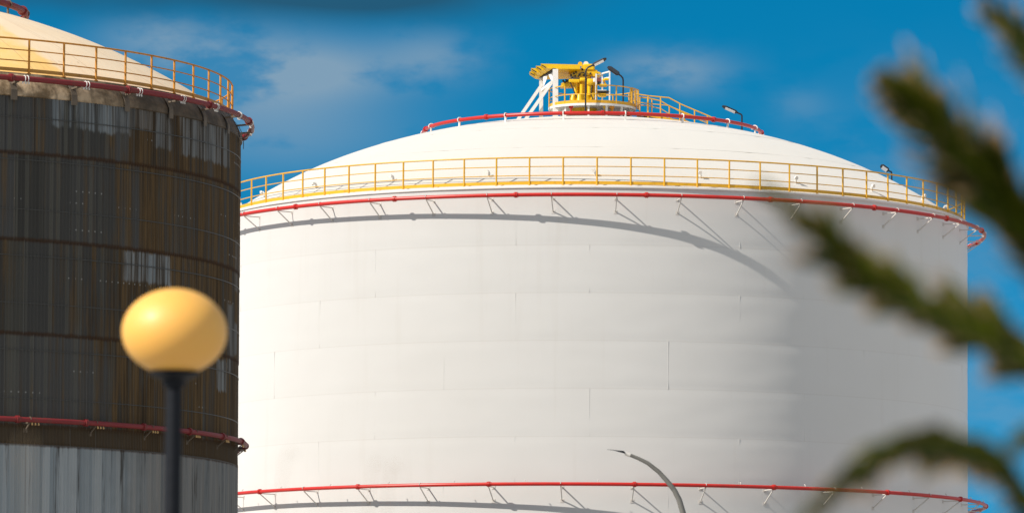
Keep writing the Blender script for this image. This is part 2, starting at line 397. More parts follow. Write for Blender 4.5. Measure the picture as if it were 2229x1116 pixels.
# ------------------------------------------------------------------ the ground
g = MB(); S = 6000
N = 24
gv = [(-S + 2 * S * i / N, -S + 2 * S * j / N, 0) for j in range(N + 1) for i in range(N + 1)]
g.add(gv, [(j*(N+1)+i, j*(N+1)+i+1, (j+1)*(N+1)+i+1, (j+1)*(N+1)+i) for j in range(N) for i in range(N)])
tag(g.build('ground', ground_mat(), smooth=False), kind='structure')

# ------------------------------------------------------------------ the white tank
WC = Vector((3.07454, 214.35966, 0))
RS, RR, RP, RL = 14.406, 14.3, 15.0656, 15.0888
ZT, ZF, ZP, ZL = 24.433, 23.451, 23.004, 12.641
def wdome(r, R=14.0, z0=23.553, rise=3.878, q=.247):
    t = (r / R) ** 2; return z0 + rise * ((1 - t) * (1 - q) + q * (1 - t * t))
tank = thing('storage_tank', 'big white cylindrical storage tank with low domed roof, yellow railing and red ring pipes', 'storage tank', WC)
sh = MB(); SEG = 480; seams = [21.27 - 1.72 * k for k in range(13)]
zs = [0.0]; z = 0.18
while z < 23.3: zs.append(z); z += .12
zs.append(23.31)
n = len(zs); vs = []
for i in range(SEG):
    a = 2 * math.pi * i / SEG
    for z in zs:
        dzm = min(abs(z - q) for q in seams)
        d = noise.noise(Vector((math.sin(a) * 5.5, math.cos(a) * 5.5, z * .75))) * .011 + noise.noise(Vector((math.sin(a) * 11, math.cos(a) * 11, z * 2.2 + 9))) * .005
        d -= .0088 * math.exp(-(dzm / .17) ** 2)
        vs.append(((RS + d) * math.sin(a), -(RS + d) * math.cos(a), z))
fs = [(i * n + j, ((i + 1) % SEG) * n + j, ((i + 1) % SEG) * n + j + 1, i * n + j + 1) for i in range(SEG) for j in range(n - 1)]
sh.add(vs, fs)
for k in range(len(seams) + 1):                              # upright weld beads, staggered from course to course
    zt = 23.3 if k == 0 else seams[k - 1]; zb = seams[k] if k < len(seams) else 0.02
    for q in range(11):
        a = R_(20.9 + [-0.0, 10.6, 0.0, -10.7, 10.7, 0, -10.7][k % 7] + 32.73 * q); p = pol(RS - .004, a, 0)
        sh.bar(p + Vector((0, 0, zb)), p + Vector((0, 0, zt)), .018, .010, pol(1, a, 0))
sh.build('shell', M_shell, tank, angle=50)
dm = MB(); prof = [(14.25 * (1 - (i / 60)), 0) for i in range(61)]; prof = [(max(r, .02), wdome(r)) for r, _ in prof]
SEGD = 264; vs = []; n = len(prof)
for i in range(SEGD):
    a = 2 * math.pi * i / SEGD
    for r, z in prof:
        k = noise.noise(Vector((r * math.sin(a) * .35, r * math.cos(a) * .35, 4))) * .012
        fr = (i % 11) / 11.0; k -= .010 * math.exp(-(min(fr, 1 - fr) * 2 * math.pi * r / 24 / .12) ** 2) * (1 if 1 < r < 14 else 0)
        vs.append((r * math.sin(a), -r * math.cos(a), z + k))
dm.add(vs, [(i * n + j, ((i + 1) % SEGD) * n + j, ((i + 1) % SEGD) * n + j + 1, i * n + j + 1) for i in range(SEGD) for j in range(n - 1)])
for r0 in (3.9, 6.1, 8.6, 11.2):                              # ring lap welds
    dm.ring(r0, wdome(r0) - .003, .009, 200, 6)
dm.build('dome', M_roof, tank, angle=50)
MB().lathe([(14.20, 23.312), (14.455, 23.312), (14.462, 23.322), (14.462, 23.395), (14.455, 23.405), (14.20, 23.405)], 240, closed=True).build('rim', M_white, tank)

def guard_rail(parent, Rr, zf, zt, mat_rail, mat_post, angs, toe_h=.12, post_r=.033, rail_r=.028, mid_r=.018, toe=None):
    h = zt - zf
    gr = MB(); gr.ring(Rr, zt, rail_r, 240, 8); gr.ring(Rr, zf + h * .665, mid_r, 240, 6); gr.ring(Rr, zf + h * .335, mid_r, 240, 6)
    rail = gr.build('guard_rail', mat_rail, parent)
    MB().lathe([(Rr - .012, zf + .005), (Rr + .004, zf + .005), (Rr + .004, zf + toe_h), (Rr - .012, zf + toe_h)], 240, closed=True).build('toe_board', toe or mat_post, rail)
    p = MB(); p.tube([(0, -Rr - .012, zf - .05), (0, -Rr - .012, zt - .01)], post_r, 8); p.box((0, -Rr - .012, zf - .035), .10, .09, .03)
    around(p.build('post', mat_post, rail, (0, -Rr, zf)), rail, Rr, angs, zf)
    return rail
guard_rail(tank, RR, ZF, ZT, M_yel, M_yel, [-68.542 + 4.88647 * k for k in range(-1, 72)])

def bracket_mesh(R, Rin, z, drop, r=.017, pr=.1):
    b = MB(); y0 = -R; y1 = -(Rin - .005)
    b.bar((0, y0, z - pr), (0, y1, z - pr - .01), .035, .035)
    b.bar((0, y0, z - pr - .01), (0, y1, z - drop), .032, .032)
    b.box((0, y1 + .0, z - drop), .13, .03, .13); b.box((0, y1, z - pr - .01), .12, .03, .12)
    b.tube([(0, -R + (pr + .012) * math.cos(q), z + (pr + .012) * math.sin(q)) for q in [math.pi * (i / 10) for i in range(11)]], .012, 6)
    return b
def flange_mesh(R, z, pr):
    f = MB()
    for dxx in (-.028, .028):
        f.tube([(dxx - .022, -R, z), (dxx + .022, -R, z)], pr * 1.5, 14)
    f.tube([(-.1, -R, z), (.1, -R, z)], pr * 1.12, 12)
    return f
def nozzle_mesh(R, z, pr, up=True):
    q = MB(); s_ = 1 if up else -1
    q.tube([(0, -R, z + s_ * pr * .8), (0, -R, z + s_ * (pr + .05))], .014, 6); q.tube([(0, -R, z + s_ * (pr + .04)), (0, -R + .05, z + s_ * (pr + .07))], [.014, .02], 6)
    return q
def ring_pipe(parent, R, z, pr, m_pipe, m_brk, Rin, brk, fl, noz=None, drop=.56):
    pipe = MB().ring(R, z, pr, 260, 12).build('ring_pipe', m_pipe, parent)
    around(bracket_mesh(R, Rin, z, drop, pr=pr).build('bracket', m_brk, pipe, (0, -R, z)), pipe, R, brk, z)
    around(flange_mesh(R, z, pr).build('flange', m_pipe, pipe, (0, -R, z)), pipe, R, fl, z)
    if noz: around(nozzle_mesh(R, z, pr).build('nozzle', m_brk, pipe, (0, -R, z)), pipe, R, noz, z)
    return pipe
ring_pipe(tank, RP, ZP, .070, M_red, M_brk, RS, [-59.9 + 8.92 * k for k in range(-4, 24)], [-47.0 + 17.87 * k for k in range(-2, 12)], None)
ring_pipe(tank, RL, ZL, .067, M_red, M_brk, RS, [-54.6 + 9.94 * k for k in range(-4, 22)], [-54.6 + 19.9 * k for k in range(-2, 11)], [-59.5 + 9.94 * k for k in range(-2, 16)])
# upper ring on the dome, carried on short white stands
RU, ZU = 6.512, 26.985
up_ = MB().ring(RU, ZU, .07, 200, 12).build('ring_pipe', M_red, tank)
st = MB(); zb = wdome(RU)
st.bar((0, -RU - .02, zb - .05), (0, -RU - .02, ZU + .02), .07, .05, (0, 1, 0)); st.tube([(0, -RU + .11 * math.cos(q), ZU + .095 * math.sin(q)) for q in [math.pi * i / 10 for i in range(-2, 13)]], .022, 6)
around(st.build('stand', M_white, up_, (0, -RU, ZU)), up_, RU, [-10.4 + 20.4 * k for k in range(-4, 13)], ZU)
around(flange_mesh(RU, ZU, .07).build('flange', M_red, up_, (0, -RU, ZU)), up_, RU, [2.5 + 41.2 * k for k in range(-2, 6)], ZU)
# small vents standing on the roof edge behind the railing
rv = 13.55; zv = wdome(rv)
vn = MB(); vn.tube([(0, -rv, zv - .05), (0, -rv, zv + .13), (-.02, -rv - .04, zv + .19), (-.05, -rv - .10, zv + .18)], .04, 10); vn.tube([(-.05, -rv - .08, zv + .18), (-.06, -rv - .15, zv + .165)], .07, 12)
around(vn.build('roof_vent', M_white, tank, (0, -rv, zv)), tank, rv, [-.4 + 16.4 * k for k in range(-6, 12)], zv)

# ------------------------------------------------------------------ the rusty tank
LC = Vector((-21.42082, 174.9010, 0))
def ldome(r): 
    t = (r / 12.0) ** 2; q = .11; return 23.057 + 3.4525 * ((1 - t) * (1 - q) + q * (1 - t * t))
rt = thing('rusty_tank', 'dark rusty storage tank of corrugated sheets with cream stained domed roof and orange railing', 'storage tank', LC)
WAVES = 672; NS = WAVES * 6
clad = bpy.data.meshes.new('cladding'); cv = []; cf = []; cuv = []
for k in range(len(LAPS) - 1):
    zb, zt = LAPS[k], LAPS[k + 1] + (.06 if k < len(LAPS) - 2 else 0)
    rb, rtp = RC + .016, RC
    if k == 3: rb, rtp = RC + .026, RC + .02
    o = len(cv)
    for i in range(NS):
        a = 2 * math.pi * i / NS; w_ = .016 * math.cos(2 * math.pi * i / 6)
        for r, z in ((rb, zb), (rtp, zt)): cv.append(((r + w_) * math.sin(a), -(r + w_) * math.cos(a), z))
    for i in range(NS):
        j = (i + 1) % NS; cf.append((o + 2*i, o + 2*j, o + 2*j + 1, o + 2*i + 1))
        u0 = 2 * math.pi * i / NS * RC; u1 = 2 * math.pi * (i + 1) / NS * RC
        cuv += [(u0, zb), (u1, zb), (u1, zt), (u0, zt)]
clad.from_pydata(cv, [], cf); uvl = clad.uv_layers.new(name='UVMap')
for l, q in zip(uvl.data, cuv): l.uv = q
clad.materials.append(M_clad); clad.shade_smooth()
co_ = bpy.data.objects.new('cladding', clad); COL.objects.link(co_); co_.parent = rt
M_hoop = mat('tarnished_strap_steel', (0.07, 0.068, 0.062), .5, metal=.5, var=.4, vscale=3)
for z in (21.42, 20.16, 18.70, 17.33, 15.93, 14.55, 13.13, 11.77):
    MB().lathe([(RC + .012, z - .012), (RC + .030, z - .012), (RC + .030, z + .012), (RC + .012, z + .012)], 260, closed=True).build('hoop', M_hoop, co_)
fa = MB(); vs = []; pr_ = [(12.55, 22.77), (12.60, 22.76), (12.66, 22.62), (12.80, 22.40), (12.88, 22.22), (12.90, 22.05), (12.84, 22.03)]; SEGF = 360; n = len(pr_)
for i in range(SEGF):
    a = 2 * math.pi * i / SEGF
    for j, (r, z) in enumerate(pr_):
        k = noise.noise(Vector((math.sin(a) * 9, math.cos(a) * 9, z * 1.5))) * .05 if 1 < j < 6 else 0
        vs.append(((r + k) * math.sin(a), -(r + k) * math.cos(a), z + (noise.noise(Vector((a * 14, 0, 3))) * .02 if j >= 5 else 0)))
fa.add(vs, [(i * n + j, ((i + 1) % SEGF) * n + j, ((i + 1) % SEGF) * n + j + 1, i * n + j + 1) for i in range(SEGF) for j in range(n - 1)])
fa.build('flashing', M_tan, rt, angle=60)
ld = MB(); prof = [(max(12.56 * (1 - i / 50), .02), 0) for i in range(51)]; prof = [(r, ldome(r)) for r, _ in prof]; n = len(prof); vs = []
for i in range(240):
    a = 2 * math.pi * i / 240
    for r, z in prof: vs.append((r * math.sin(a), -r * math.cos(a), z + noise.noise(Vector((r * math.sin(a) * .5, r * math.cos(a) * .5, 7))) * .02))
ld.add(vs, [(i * n + j, ((i + 1) % 240) * n + j, ((i + 1) % 240) * n + j + 1, i * n + j + 1) for i in range(240) for j in range(n - 1)])
ld.build('dome', M_cream, rt, angle=50)
M_toe = mat('ochre_toe_board_paint', (0.50, 0.24, 0.04), .6, var=.3, vscale=4, dirt=(.12, .05, .02), dirt_amt=.6)
guard_rail(rt, 12.5718, 22.80, 23.783, M_rail, M_rail, [34.208 + 5.5543 * k for k in range(-10, 54)], toe_h=.11, post_r=.034, rail_r=.028, mid_r=.019, toe=M_toe)

def clamp_mesh(R, z, pr):
    c = MB()
    for dxx in (-.05, .05): c.tube([(dxx, -R + (pr + .012) * math.cos(q), z + (pr + .012) * math.sin(q)) for q in [2 * math.pi * i / 14 for i in range(14)]], .013, 6, True)
    for dxx in (-.1, .0, .1): c.tube([(dxx, -R, z - pr - .01), (dxx, -R - .01, z - pr - .07)], .022, 6)
    return c
def strap_mesh(R, z, pr, zb, Rb):
    s_ = MB(); y = [-12.70, -12.86, -12.95, -12.955, -12.95]; zz = [22.56, 22.38, 22.20, 22.03, 21.90]
    for i in range(4):
        p, q = Vector((0, y[i], zz[i])), Vector((0, y[i + 1], zz[i + 1])); t = (q - p).normalized(); nn = Vector((0, -t.z, t.y))
        s_.add([p + Vector((a * .105, 0, 0)) + nn * b for a in (-1, 1) for b in (-.006, .006)] + [q + Vector((a * .105, 0, 0)) + nn * b for a in (-1, 1) for b in (-.006, .006)],
               [(0, 1, 5, 4), (2, 6, 7, 3), (0, 4, 6, 2), (1, 3, 7, 5), (0, 2, 3, 1), (4, 5, 7, 6)])
    s_.bar((0, -R, z - pr), (0, -12.74, z - pr - .04), .09, .05)
    return s_
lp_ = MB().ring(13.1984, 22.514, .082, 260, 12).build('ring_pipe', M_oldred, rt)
A1 = [31.2 + 9.2 * k for k in range(-3, 18)]
around(strap_mesh(13.1984, 22.514, .082, 22.02, 12.84).build('bracket', M_oldbrk, lp_, (0, -13.1984, 22.514)), lp_, 13.1984, A1, 22.514)
around(clamp_mesh(13.1984, 22.514, .082).build('clamp', M_white, lp_, (0, -13.1984, 22.514)), lp_, 13.1984, [a + 1.1 for a in A1], 22.514)
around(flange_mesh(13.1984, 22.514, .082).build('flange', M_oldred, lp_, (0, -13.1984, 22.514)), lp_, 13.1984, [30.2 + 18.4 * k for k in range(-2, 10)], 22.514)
M_brass = mat('brass_spray_heads', (0.62, .40, .16), .45, var=.2)
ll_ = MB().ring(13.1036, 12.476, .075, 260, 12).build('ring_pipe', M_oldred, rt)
A2 = [33.8 + 10.3 * k for k in range(-3, 16)]
around(bracket_mesh(13.1036, RC, 12.476, .30, pr=.075).build('bracket', M_oldbrk, ll_, (0, -13.1036, 12.476)), ll_, 13.1036, A2, 12.476)
hd = MB()
for dxx in (-.11, 0, .11): hd.tube([(dxx, -13.1036, 12.476 - .08), (dxx, -13.12, 12.476 - .15)], [.018, .03], 6)
around(hd.build('spray_heads', M_brass, ll_, (0, -13.1036, 12.476)), ll_, 13.1036, [a + .8 for a in A2], 12.476)
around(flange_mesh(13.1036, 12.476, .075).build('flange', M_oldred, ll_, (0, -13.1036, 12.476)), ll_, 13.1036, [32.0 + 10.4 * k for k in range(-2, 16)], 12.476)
RLU = 6.03; ZLU = ldome(RLU) + .30
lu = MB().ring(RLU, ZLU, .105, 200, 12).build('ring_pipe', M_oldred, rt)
st = MB(); st.bar((0, -RLU, ldome(RLU) - .05), (0, -RLU, ZLU), .07, .05, (0, 1, 0)); st.tube([(0, -RLU + .12 * math.cos(q), ZLU + .12 * math.sin(q)) for q in [math.pi * i / 10 for i in range(-2, 13)]], .025, 6)
around(st.build('stand', M_oldbrk, lu, (0, -RLU, ZLU)), lu, RLU, [10 + 20.0 * k for k in range(18)], ZLU)
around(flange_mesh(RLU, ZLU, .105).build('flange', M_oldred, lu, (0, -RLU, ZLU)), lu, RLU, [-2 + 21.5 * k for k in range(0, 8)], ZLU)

# ------------------------------------------------------------------ the platform on top of the white tank
YC = WC.y
PC = at(1289, 231, YC); PC.y = YC
zdeck = at(1289, 224.5, YC - 1.64).z; RD = 1.66
def roofz(x, y): return wdome(math.hypot(x - WC.x, y - WC.y))
plat = thing('roof_platform', 'round white access platform with yellow railing at the top of the white dome', 'platform', (PC.x, YC, roofz(PC.x, YC)))
P0 = Vector(plat.location)
zl_ = zdeck - P0.z
MB().lathe([(.3, zl_ - .06), (RD, zl_ - .06), (RD + .01, zl_ - .085), (RD + .03, zl_ - .085), (RD + .03, zl_ - .0), (.3, zl_ - .0)], 96, closed=True).build('deck', M_white, plat)
pm = MB(); hgt = .70
pts = lambda zz, a0, a1, k=40: [pol(RD, R_(a0 + (a1 - a0) * i / k), zz) for i in range(k + 1)]
A0, A9 = -88, 62
pm.tube(pts(zl_ + hgt, 5, A9), .022, 8); pm.tube(pts(zl_ + hgt * .5, 5, A9), .018, 8)
pm.tube(pts(zl_ + hgt, -268, -42, 60), .022, 8); pm.tube(pts(zl_ + hgt * .5, -268, 5, 70), .018, 8)
rail = pm.build('railing', M_yel, plat)
MB().lathe([(RD - .005, zl_ + .005), (RD + .012, zl_ + .005), (RD + .012, zl_ + .12), (RD - .005, zl_ + .12)], 96, closed=True).build('toe_board', M_yel, rail)
pp = MB().tube([(0, -RD, zl_), (0, -RD, zl_ + hgt)], .026, 8).build('post', M_yel, rail, (0, -RD, zl_))
around(pp, rail, RD, [-88, -64, -40, 5, 33, 62, 92, 120, 150, 180, 210, 240], zl_)
lg = MB().bar((0, -RD + .12, -.12), (0, -RD + .12, zl_ - .06), .07, .07, (0, 1, 0)).build('leg', M_white, plat, (0, -RD + .12, 0))
around(lg, plat, RD - .12, [-70, -42, -6, 20, 46, 75, 110, 150, 190, 230], -.0)
gt = MB()                                                     # small barred gate at the right end
ga, gb = pol(RD, R_(66), 0), pol(RD + .12, R_(90), 0)
for zz in (zl_ + .08, zl_ + hgt + .02): gt.tube([ga + Vector((0, 0, zz)), gb + Vector((0, 0, zz))], .022, 8)
for i in range(7):
    p = ga.lerp(gb, i / 6); gt.tube([p + Vector((0, 0, zl_ - .05)), p + Vector((0, 0, zl_ + hgt + .02))], .026 if i in (0, 6) else .012, 8)
gt.build('gate', M_yel, plat)
MB().tube([(-.32, -.3, -.02), (-.25, -.35, zl_ - .06)], .20, 16).build('drum', M_white, plat)
und = MB(); und.tube([(-1.2, -.9, .12), (1.3, -.9, .12)], .045, 8); und.tube([(.2, -.6, .2), (1.5, -.2, .2)], .06, 8)
und.build('pipework', M_oldbrk, plat)
for px, m_, r in ((1243, M_red, .06), (1318, M_crane, .07), (1332, M_rail, .08)):
    c = at(px, 236, YC - 1.3) - P0; v_ = MB(); v_.tube([c - Vector((0, 0, .22)), c + Vector((0, 0, .05))], r * .6, 8); v_.tube([c + Vector((-.09, 0, .06)), c + Vector((.09, 0, .06))], r, 10); v_.build('valve', m_, plat)

# stairway with two handrails running from the platform down the dome to the right
stair = thing('roof_stairway', 'yellow handrailed stairway descending the white dome from the platform', 'stairs', (PC.x + 1.75, YC - .4, roofz(PC.x + 1.75, YC - .4)))
S0 = Vector(stair.location)
def wpt(px, py, Y): return at(px, py, Y) - S0
for nm, Y, poly, posts in (('handrail', YC - .9, [(1384, 205), (1412, 209), (1456, 213), (1482, 227), (1541, 252), (1565, 263)], [1411, 1438, 1480, 1512, 1540]),
                           ('handrail', YC + .3, [(1388, 212), (1410, 213.5), (1418, 215.5), (1438, 220), (1456, 231), (1500, 249), (1540, 264)], [1393, 1410, 1419, 1457, 1490])):
    h = MB(); P3 = [wpt(a, b, Y) for a, b in poly]
    h.tube(P3, .024, 8); h.tube([p - Vector((0, 0, .30)) for p in P3[:-1]], .017, 8)
    ho = h.build(nm, M_yel, stair)
    for px in posts:
        for i in range(len(poly) - 1):
            if poly[i][0] <= px <= poly[i + 1][0]:
                t = (px - poly[i][0]) / (poly[i + 1][0] - poly[i][0]); p = P3[i].lerp(P3[i + 1], t)
        gz = roofz(p.x + S0.x, p.y + S0.y) - S0.z
        MB().tube([(p.x, p.y, gz - .03), (p.x, p.y, p.z)], .024, 8).build('post', M_yel, ho, (p.x, p.y, gz))
tr = MB()
for i in range(14):
    x = PC.x + 1.85 + i * .22; y = YC - .3; zz = roofz(x, YC - .3) - S0.z + max(.02, .34 - i * .03)
    tr.box((x - S0.x, y - S0.y, zz), .2, 1.1, .03)
for y in (-.86, .26): tr.bar((PC.x + 1.72 - S0.x, YC + y - S0.y, .30), (PC.x + 4.8 - S0.x, YC + y - S0.y, roofz(PC.x + 4.8, YC + y) - S0.z + .03), .03, .10)
tr.build('treads', M_yel, stair)

# ------------------------------------------------------------------ the folded crane
crane = thing('crane', 'folded yellow crane with short boom resting level on top of the white tank', 'crane', at(1272, 240, YC).lerp(Vector((at(1272, 240, YC).x, YC, roofz(PC.x - .3, YC))), 1.0))
C0 = Vector(crane.location); CY = YC - .2
def cp(px, py, dy=0.0): return at(px, py, CY + dy) - C0
def lat(mb, px, dy, prof, seg=28):                            # lathe about an upright axis at px; profile in (radius m, photo row)
    c = cp(px, 225, dy); mb.lathe([(r, cp(px, py, dy).z) for r, py in prof], seg, (c.x, c.y, 0), closed=False); return mb
col = MB()
lat(col, 1270, 0, [(.0, 246), (.52, 246), (.52, 224), (.46, 222), (.42, 207), (.33, 203), (.30, 186), (.34, 185), (.34, 176), (.30, 174), (.30, 168), (.0, 168)])
col.build('pedestal', M_crane, crane)
for px, dy, r in ((1254, -.30, .075), (1266, -.42, .07), (1283, -.38, .085), (1292, -.2, .07)):
    MB().tube([cp(px, 208, dy), cp(px, 184, dy)], r, 12).build('cylinder', M_crane, crane)
kn = MB()
kn.tube([cp(1247, 221, -.35), cp(1249, 206, -.33)], [.13, .09], 10); kn.tube([cp(1262, 222, -.5), cp(1262, 207, -.45)], [.14, .10], 10)
kn.prism([cp(1285, 216, -.42), cp(1287, 203, -.42), cp(1296, 200, -.42), cp(1301, 200, -.42), cp(1293, 212, -.42), cp(1286, 218, -.42)], (0, .3, 0))
kn.build('base_gusset', M_crane, crane)
# lower arm
la = MB()
la.prism([cp(1220, 190, -.25), cp(1222, 181, -.25), cp(1232, 178, -.25), cp(1245, 174, -.25), cp(1262, 171, -.25), cp(1300, 172, -.25), cp(1300, 187, -.25), cp(1262, 188.5, -.25)], (0, .5, 0))
la.build('slew_frame', M_crane, crane)
for a, b in (((1238, 173), (1262, 180)), ((1262, 170), (1276, 178)), ((1278, 172), (1294, 186))):
    c = MB(); p, q = cp(*a, -.42), cp(*b, -.42); c.box((p + q) / 2, abs(q.x - p.x), .18, abs(p.z - q.z), .02); c.build('valve_block', M_crane, crane)
hs = MB()
hs.tube([cp(1225, 175, -.3), cp(1229, 180, -.33), cp(1236, 176, -.35), cp(1241, 172.5, -.3)], .04, 8); hs.tube([cp(1232, 174, -.1), cp(1240, 179, -.3)], .035, 8)
hs.tube([cp(1243, 167, -.3), cp(1250, 171, -.4), cp(1262, 171.5, -.44), cp(1272, 171.0, -.44), cp(1278, 173, -.44)], .032, 8)
hs.tube([cp(1246, 168, -.4), cp(1240, 176, -.45), cp(1244, 186, -.5), cp(1250, 200, -.5), cp(1256, 214, -.5)], .022, 6)
hs.tube([cp(1285, 172, -.4), cp(1289, 186, -.45), cp(1287, 204, -.5), cp(1291, 219, -.5)], .022, 6)
hs.tube([cp(1258, 168, -.35), cp(1262, 160, -.4), cp(1270, 158, -.4), cp(1278, 166, -.4)], .022, 6)
hs.build('hoses', M_rubber, crane)
bl = MB()
for a, b in ((1243, 163.5), (1249, 160), (1254, 157.5), (1252, 166), (1262, 163), (1268, 151), (1271, 164), (1285, 160), (1300, 162)): c = cp(a, b, -.33); bl.tube([c, c + Vector((0, .1, 0))], .038, 8)
bl.build('bolts', M_rubber, crane)
# main boom: nested box sections, thinner ones reaching farther left
tips = [(1177, 139, -.50), (1166.5, 143.8, -.15), (1156, 148.8, .20), (1152.5, 156.2, .55)]
slots = MB()
for k, (tx, ty, dy) in enumerate(tips):                       # four beams side by side, the far ones lower
    yr = 141 + 4.6 * k
    b = MB(); b.prism([cp(tx, ty, dy), cp(1263, yr, dy), cp(1263, yr + 9.5, dy), cp(tx + 26, ty + 11, dy), cp(tx + 13, ty + 9, dy)], (0, .30, -.082))
    b.build('boom_beam', M_crane, crane, smooth=False)
    p, q = cp(tx + 2.5, ty + 3.0, dy - .012), cp(tx + 11.5, ty + 8.4, dy - .012); slots.bar(p, q, .03, .055, (0, -1, 0))
slots.build('slot_marks', M_rubber, crane)
br = MB()                                                     # boom hinge plates
br.prism([cp(1238, 164.5, -.28), cp(1246, 158.5, -.28), cp(1262, 154, -.28), cp(1268, 141, -.28), cp(1275, 143, -.28), cp(1276, 170, -.28), cp(1256, 171, -.28)], (0, .56, 0))
br.build('hinge_plate', M_crane, crane)
hb = MB(); p, q = cp(1269, 139, -.3), cp(1295, 154, -.3); hb.box((p + q) / 2 + Vector((0, .3, 0)), abs(q.x - p.x), .6, abs(p.z - q.z), .05)
p, q = cp(1274, 152, -.2), cp(1301, 166, -.2); hb.box((p + q) / 2 + Vector((0, .2, 0)), abs(q.x - p.x), .5, abs(p.z - q.z), .04)
hb.build('winch_housing', M_crane, crane)
cw = MB(); a = cp(1306, 161, 0)
cw.prism([cp(1290, 156, -.3), cp(1304, 156.5, -.3), cp(1308, 159, -.3), cp(1309, 163, -.3), cp(1303, 166.5, -.3), cp(1290, 166, -.3)], (0, .6, 0))
cw.build('counterweight', M_crane, crane)
lk = MB()
for px, m_, nm in ((1263, M_crane, 'lifting_lug'), (1275.5, M_white, 'lifting_lug')):
    l = MB(); c = cp(px, 141, -.1); r = .085 if m_ is M_crane else .10
    l.prism([c + Vector((r * 1.1, 0, -.05)), *[c + Vector((r * math.cos(q), 0, .03 + r * math.sin(q))) for q in [math.pi * i / 8 for i in range(9)]], c + Vector((-r * 1.1, 0, -.05))], (0, .08, 0)); l.build(nm, m_, crane)
# boom pad
MB().bar(cp(1177, 168.5, .75), cp(1208, 151.5, -.52), .16, .085).build('boom_pad', M_rubber, crane)

# white rest frame under the boom
rest = thing('boom_rest', 'white steel trestle with sloping braces propping the tip of the yellow crane boom', 'support frame', Vector((at(1195, 240, YC).x, YC - .2, roofz(at(1195, 240, YC).x, YC))))
B0 = Vector(rest.location)
def bp(px, py, dy=0.0): return at(px, py, CY + dy) - B0
def foot(px, dy):
    x = at(px, 245, CY + dy).x; return Vector((x, CY + dy, roofz(x, CY + dy) - .04)) - B0
for px, py, dy, wd, h in ((1209, 151, -.58, .21, .12), (1178, 169.5, .70, .15, .12)):
    MB().bar(foot(px, dy), bp(px, py, dy), wd, h, (0, 1, 0)).build('post', M_white, rest, smooth=False)
for (a, da), (px, dy) in (((( 1180, 184), .35), (1117, .35)), (((1203, 177), -.35), (1137, -.35))):
    MB().bar(foot(px, dy), bp(*a, da), .12, .12, (0, 1, 0)).build('brace', M_white, rest, smooth=False)
gs = MB(); gs.prism([bp(1182, 168, .30), bp(1192, 163, .05), bp(1190, 172, .1), bp(1183, 190, .3)], (0, .08, 0)); gs.prism([bp(1194, 163, -.05), bp(1204, 156, -.30), bp(1204, 182, -.3), bp(1198, 172, -.2)], (0, .08, 0))
gs.bar(bp(1178, 198, .35), bp(1203, 178, -.3), .09, .09); gs.build('gusset', M_white, rest, smooth=False)

# white ladder stand with the operator's seat beside the crane column
std = thing('control_stand', 'white ladder frame with yellow seat and draped controls beside the crane column', 'control stand', Vector((at(1312, 240, YC).x, YC - 1.0, zdeck)))
D0 = Vector(std.location); DY = YC - 1.0
def sp(px, py, dy=0.0): return at(px, py, DY + dy) - D0
fr = MB()
for px, y0, dy in ((1297.5, 161, -.1), (1327, 154, -.1), (1311, 160, .4)): p = sp(px, y0, dy); fr.bar((p.x, p.y, 0), p, .055, .05, (0, 1, 0))
for a, b in (((1311, 160.5, .4), (1327, 156, -.1)), ((1311, 172, .4), (1327, 169, -.1)), ((1297, 197.5, -.1), (1320, 197.5, -.1)), ((1311, 201, .4), (1327, 199, -.1)), ((1297.5, 163, -.1), (1311, 162, .4))): fr.bar(sp(*a), sp(*b), .05, .05)
fr.build('frame', M_white, std, smooth=False)
MB().box(sp(1311, 200.5, .1), .5, .5, .05, .01).build('step', M_rubber, std)
stp = MB(); stp.tube([sp(1312, 176, 0), sp(1318, 173, 0), sp(1326, 172.5, 0)], .05, 10); stp.box(sp(1313, 186.5, 0), .30, .35, .09, .03); stp.bar(sp(1315, 178, .1), sp(1319, 185, .1), .08, .06); stp.build('seat', M_crane, std)
cn = MB(); cn.box(sp(1303, 175, .05), .20, .2, .17, .03); cn.build('console', M_pink, std)
cn = MB(); cn.box(sp(1294, 175, .1), .09, .12, .16, .02); cn.build('control_box', M_lens, std)
cn = MB(); cn.box(sp(1304, 182, 0), .13, .15, .12, .02); cn.build('switch_box', M_rubber, std)
MB().box(sp(1311, 207, .25), .30, .3, .14, .02).build('cabinet', M_crane, std)

